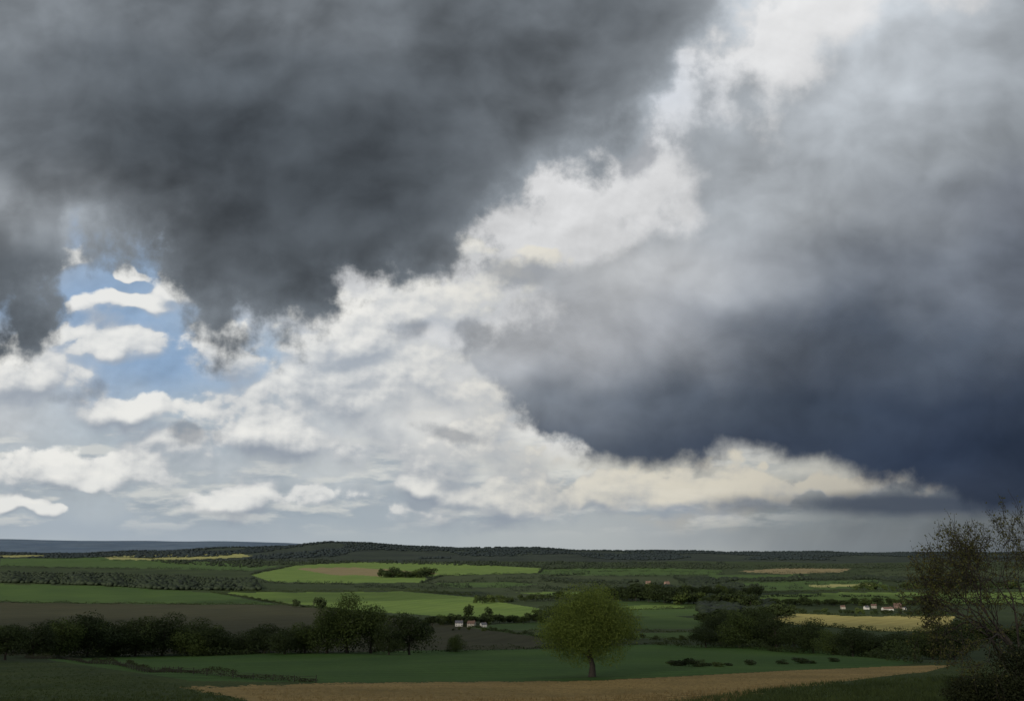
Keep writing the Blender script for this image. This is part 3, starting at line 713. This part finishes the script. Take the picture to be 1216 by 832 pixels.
# ---- cumulus with lit tops and grey flat bases: cx, cy, rx, ry
ell = [(128,412,66,34),(262,426,60,44),(40,460,116,60),(165,488,86,36),(325,524,136,80),(84,312,28,20),(150,330,24,14),(165,364,64,20),(455,480,140,110),(503,576,38,26),(590,602,112,50),(700,600,70,36),(800,596,84,36),(900,588,80,32),(985,584,80,22),(290,596,120,36),(20,606,60,18),(560,530,120,84),(215,348,50,28),(410,405,110,66),(520,370,110,80),(110,566,120,32)]
def ctrl(Pv, ells, flat=1.8):
    res = None
    for cx, cy, rx, ry in ells:
        q = VM('MULTIPLY', VM('SUBTRACT', Pv, (cx/100., cy/100., 0.)), (100./rx, 100./ry, 0.))
        if flat > 1: q = VM('MAXIMUM', q, VM('MULTIPLY', q, (1., flat, 1.)))
        d = M('SUBTRACT', 1., VM('LENGTH', q))
        res = d if res is None else M('SMOOTH_MAX', res, d, .25)
    return res
Pc0 = warp(P, 1.1, .5, 3., .5, 5.)
c0 = ctrl(Pc0, ell); c1 = ctrl(VM('ADD', Pc0, (-.03, -.15, 0.)), ell)
hf = M('SUBTRACT', g0, .5)
D0 = M('ADD', M('ADD', M('MAXIMUM', c0, -1.), M('MULTIPLY', M('SUBTRACT', b0, .56), 3.9)), M('MULTIPLY', hf, .75))
shd = M('ADD', M('MULTIPLY', M('SUBTRACT', c0, c1), .95), M('MULTIPLY', shade, 1.9))
sh = MR(shd, -.38, .50)
al = MR(D0, .0, MR(sh, .15, .85, 1.0, .26))
lit = MIX(MR(X_, 4., 8.), T((239,238,233)), T((216,210,194)))
lit = MIX(MR(X_, 8., 10.6), lit, T((184,179,166)))
bas = MIX(MR(Y_, 3.5, 5.8), T((166,174,184)), T((142,151,163)))
cc = MIX(sh, bas, lit)
col_ = MIX(M('MULTIPLY', al, MR(Y_, 5.3, 5.9, .9, .8)), B10, cc)
# ---- dark front clouds
Frows = [
 (0,  [128,112,104,120,104,100,108,122,222,186,156]),
 (80, [106,88,80,90,88,96,108,144,200,170,150]),
 (160,[114,82,72,77,82,94,122,176,182,162,140]),
 (240,[164,120,82,75,78,92,160,188,(160,165,170),(138,144,151),(114,120,130)]),
 (320,[88,104,90,80,86,116,(194,196,198),(166,170,175),(128,134,142),(104,111,121),(98,105,116)]),
 (400,[70,96,98,98,120,(182,185,189),(172,175,180),(114,121,131),(80,88,100),(68,77,90),(84,92,104)]),
 (480,[80,95,95,95,120,(134,141,150),(104,112,123),(74,83,96),(56,66,81),(49,59,76),(53,63,80)]),
 (540,[80,95,95,95,120,(92,100,112),(72,81,94),(60,69,84),(50,60,76),(42,52,70),(42,52,69)]),
 (600,[80,95,95,95,120,(102,109,119),(86,94,105),(78,86,98),(60,69,83),(50,59,75),(47,56,72)]),
]
Pf = warp(P, .5, 1.1, 4., .5, 9.)
xf, yf = sep(Pf)
Fc_ = table(xf, yf, Frows, 6.)
Pn = VM('MULTIPLY', warp(P, .7, .5, 3., .5, 33.), (1., 1.3, 1.))
n0 = NZ(VM('ADD', Pn, (4., 2., 0.)), .5, 4., .45).outputs['Fac']
nf = NZ(VM('ADD', Pn, (7., 5., 0.)), .9, 6., .48).outputs['Fac']
nf2 = NZ(VM('ADD', Pn, (6.86, 4.77, 0.)), .9, 6., .48).outputs['Fac']
fs = M('ADD', MR(n0, .3, .7, -.27, .32, 'LINEAR'), M('MULTIPLY', M('SUBTRACT', nf, nf2), 1.15))
Pw = warp(P, .9, .5, 3., .5, 21.)
vo_ = VO(Pw, 1.0, 3., .48); pv = M('SUBTRACT', .62, vo_); pn = M('SUBTRACT', NZ(P, 1.0, 8., .57).outputs['Fac'], .5)
puff = M('ADD', M('MULTIPLY', pv, 1.0), M('MULTIPLY', pn, 2.8))
fs = M('ADD', fs, M('MULTIPLY', M('SUBTRACT', pv, .12), .28))
fs = M('ADD', 1., M('MULTIPLY', fs, MR(M('ADD', X_, M('MULTIPLY', Y_, .4)), 6.6, 8.6, 1., .65)))
Pe = warp(P, .8, .6, 3., .5, 2.)
xe_, ye_ = sep(Pe)
e1 = curve(xe_, [(0,402),(40,408),(68,385),(88,330),(112,302),(150,300),(200,322),(250,362),(300,388),(350,372),(410,352),(480,345),(530,328),(565,296),(595,255),(630,226),(680,208),(730,186),(765,135),(800,95),(850,62),(885,15),(915,-40),(960,-98),(1216,-98)], 1216., -100., 900.)
s1 = M('ADD', M('SUBTRACT', e1, ye_), M('MULTIPLY', puff, 1.0))
k1 = MR(s1, -.08, .50)
e2 = curve(ye_, [(0,1110),(40,1000),(80,920),(120,860),(180,825),(240,800),(290,745),(340,660),(400,590),(450,600),(490,618),(530,640),(600,650),(832,650)], 832., 0., 1300.)
k2a = MR(M('ADD', M('SUBTRACT', xe_, e2), M('MULTIPLY', puff, 1.1)), -.15, MR(Y_, 2.5, 4.8, .95, .5))
e3 = curve(xe_, [(0,300),(500,380),(560,430),(600,492),(640,540),(700,553),(780,551),(830,546),(870,540),(930,545),(1000,556),(1080,575),(1150,598),(1216,605)], 1216., -100., 900.)
s3 = M('ADD', M('SUBTRACT', e3, M('ADD', M('MULTIPLY', Y_, .65), M('MULTIPLY', ye_, .35))), M('MULTIPLY', puff, .24))
k2b = MR(s3, -.05, .24)
k2 = M('MULTIPLY', k2a, k2b)
rim = M('ADD', 1., M('MULTIPLY', MR(s1, .1, 1.1, .5, 0.), k1))
fs = M('MULTIPLY', fs, rim)
Fc_ = VM('SCALE', Fc_, s=M('MULTIPLY', fs, 10.))
scud = M('ADD', ctrl(Pe, [(498,384,30,18),(560,402,22,24),(600,322,46,18),(226,521,32,10),(540,516,36,9),(84,472,46,14),(752,196,30,40)], 1.), M('MULTIPLY', puff, 1.5))
k3 = MR(scud, .15, 1.25, 0., .6)
col_ = MIX(k3, col_, T((122,129,139)))
shelf = M('ADD', ctrl(P, [(1110,598,310,20),(1200,585,150,34)], 1.), M('MULTIPLY', pn, .5))
col_ = MIX(MR(shelf, -.05, .75, 0., .92), col_, T((68,77,91)))
kk = M('MAXIMUM', k1, k2)
col_ = MIX(kk, col_, Fc_)
L.new(col_, bg.inputs['Color'])

# ------------------------------------------------------------ camera and view
cd = bpy.data.cameras.new('camera'); cd.lens = F0/1216*36; cd.sensor_width = 36; cd.clip_end = 80000; cd.clip_start = .1
co = bpy.data.objects.new('camera', cd); C.objects.link(co); co.location = (0, 0, CZ); co.rotation_euler = (math.pi/2+TH, 0, 0)
sc.camera = co
sc.view_settings.view_transform = 'Standard'; sc.view_settings.look = 'None'; sc.view_settings.exposure = 0
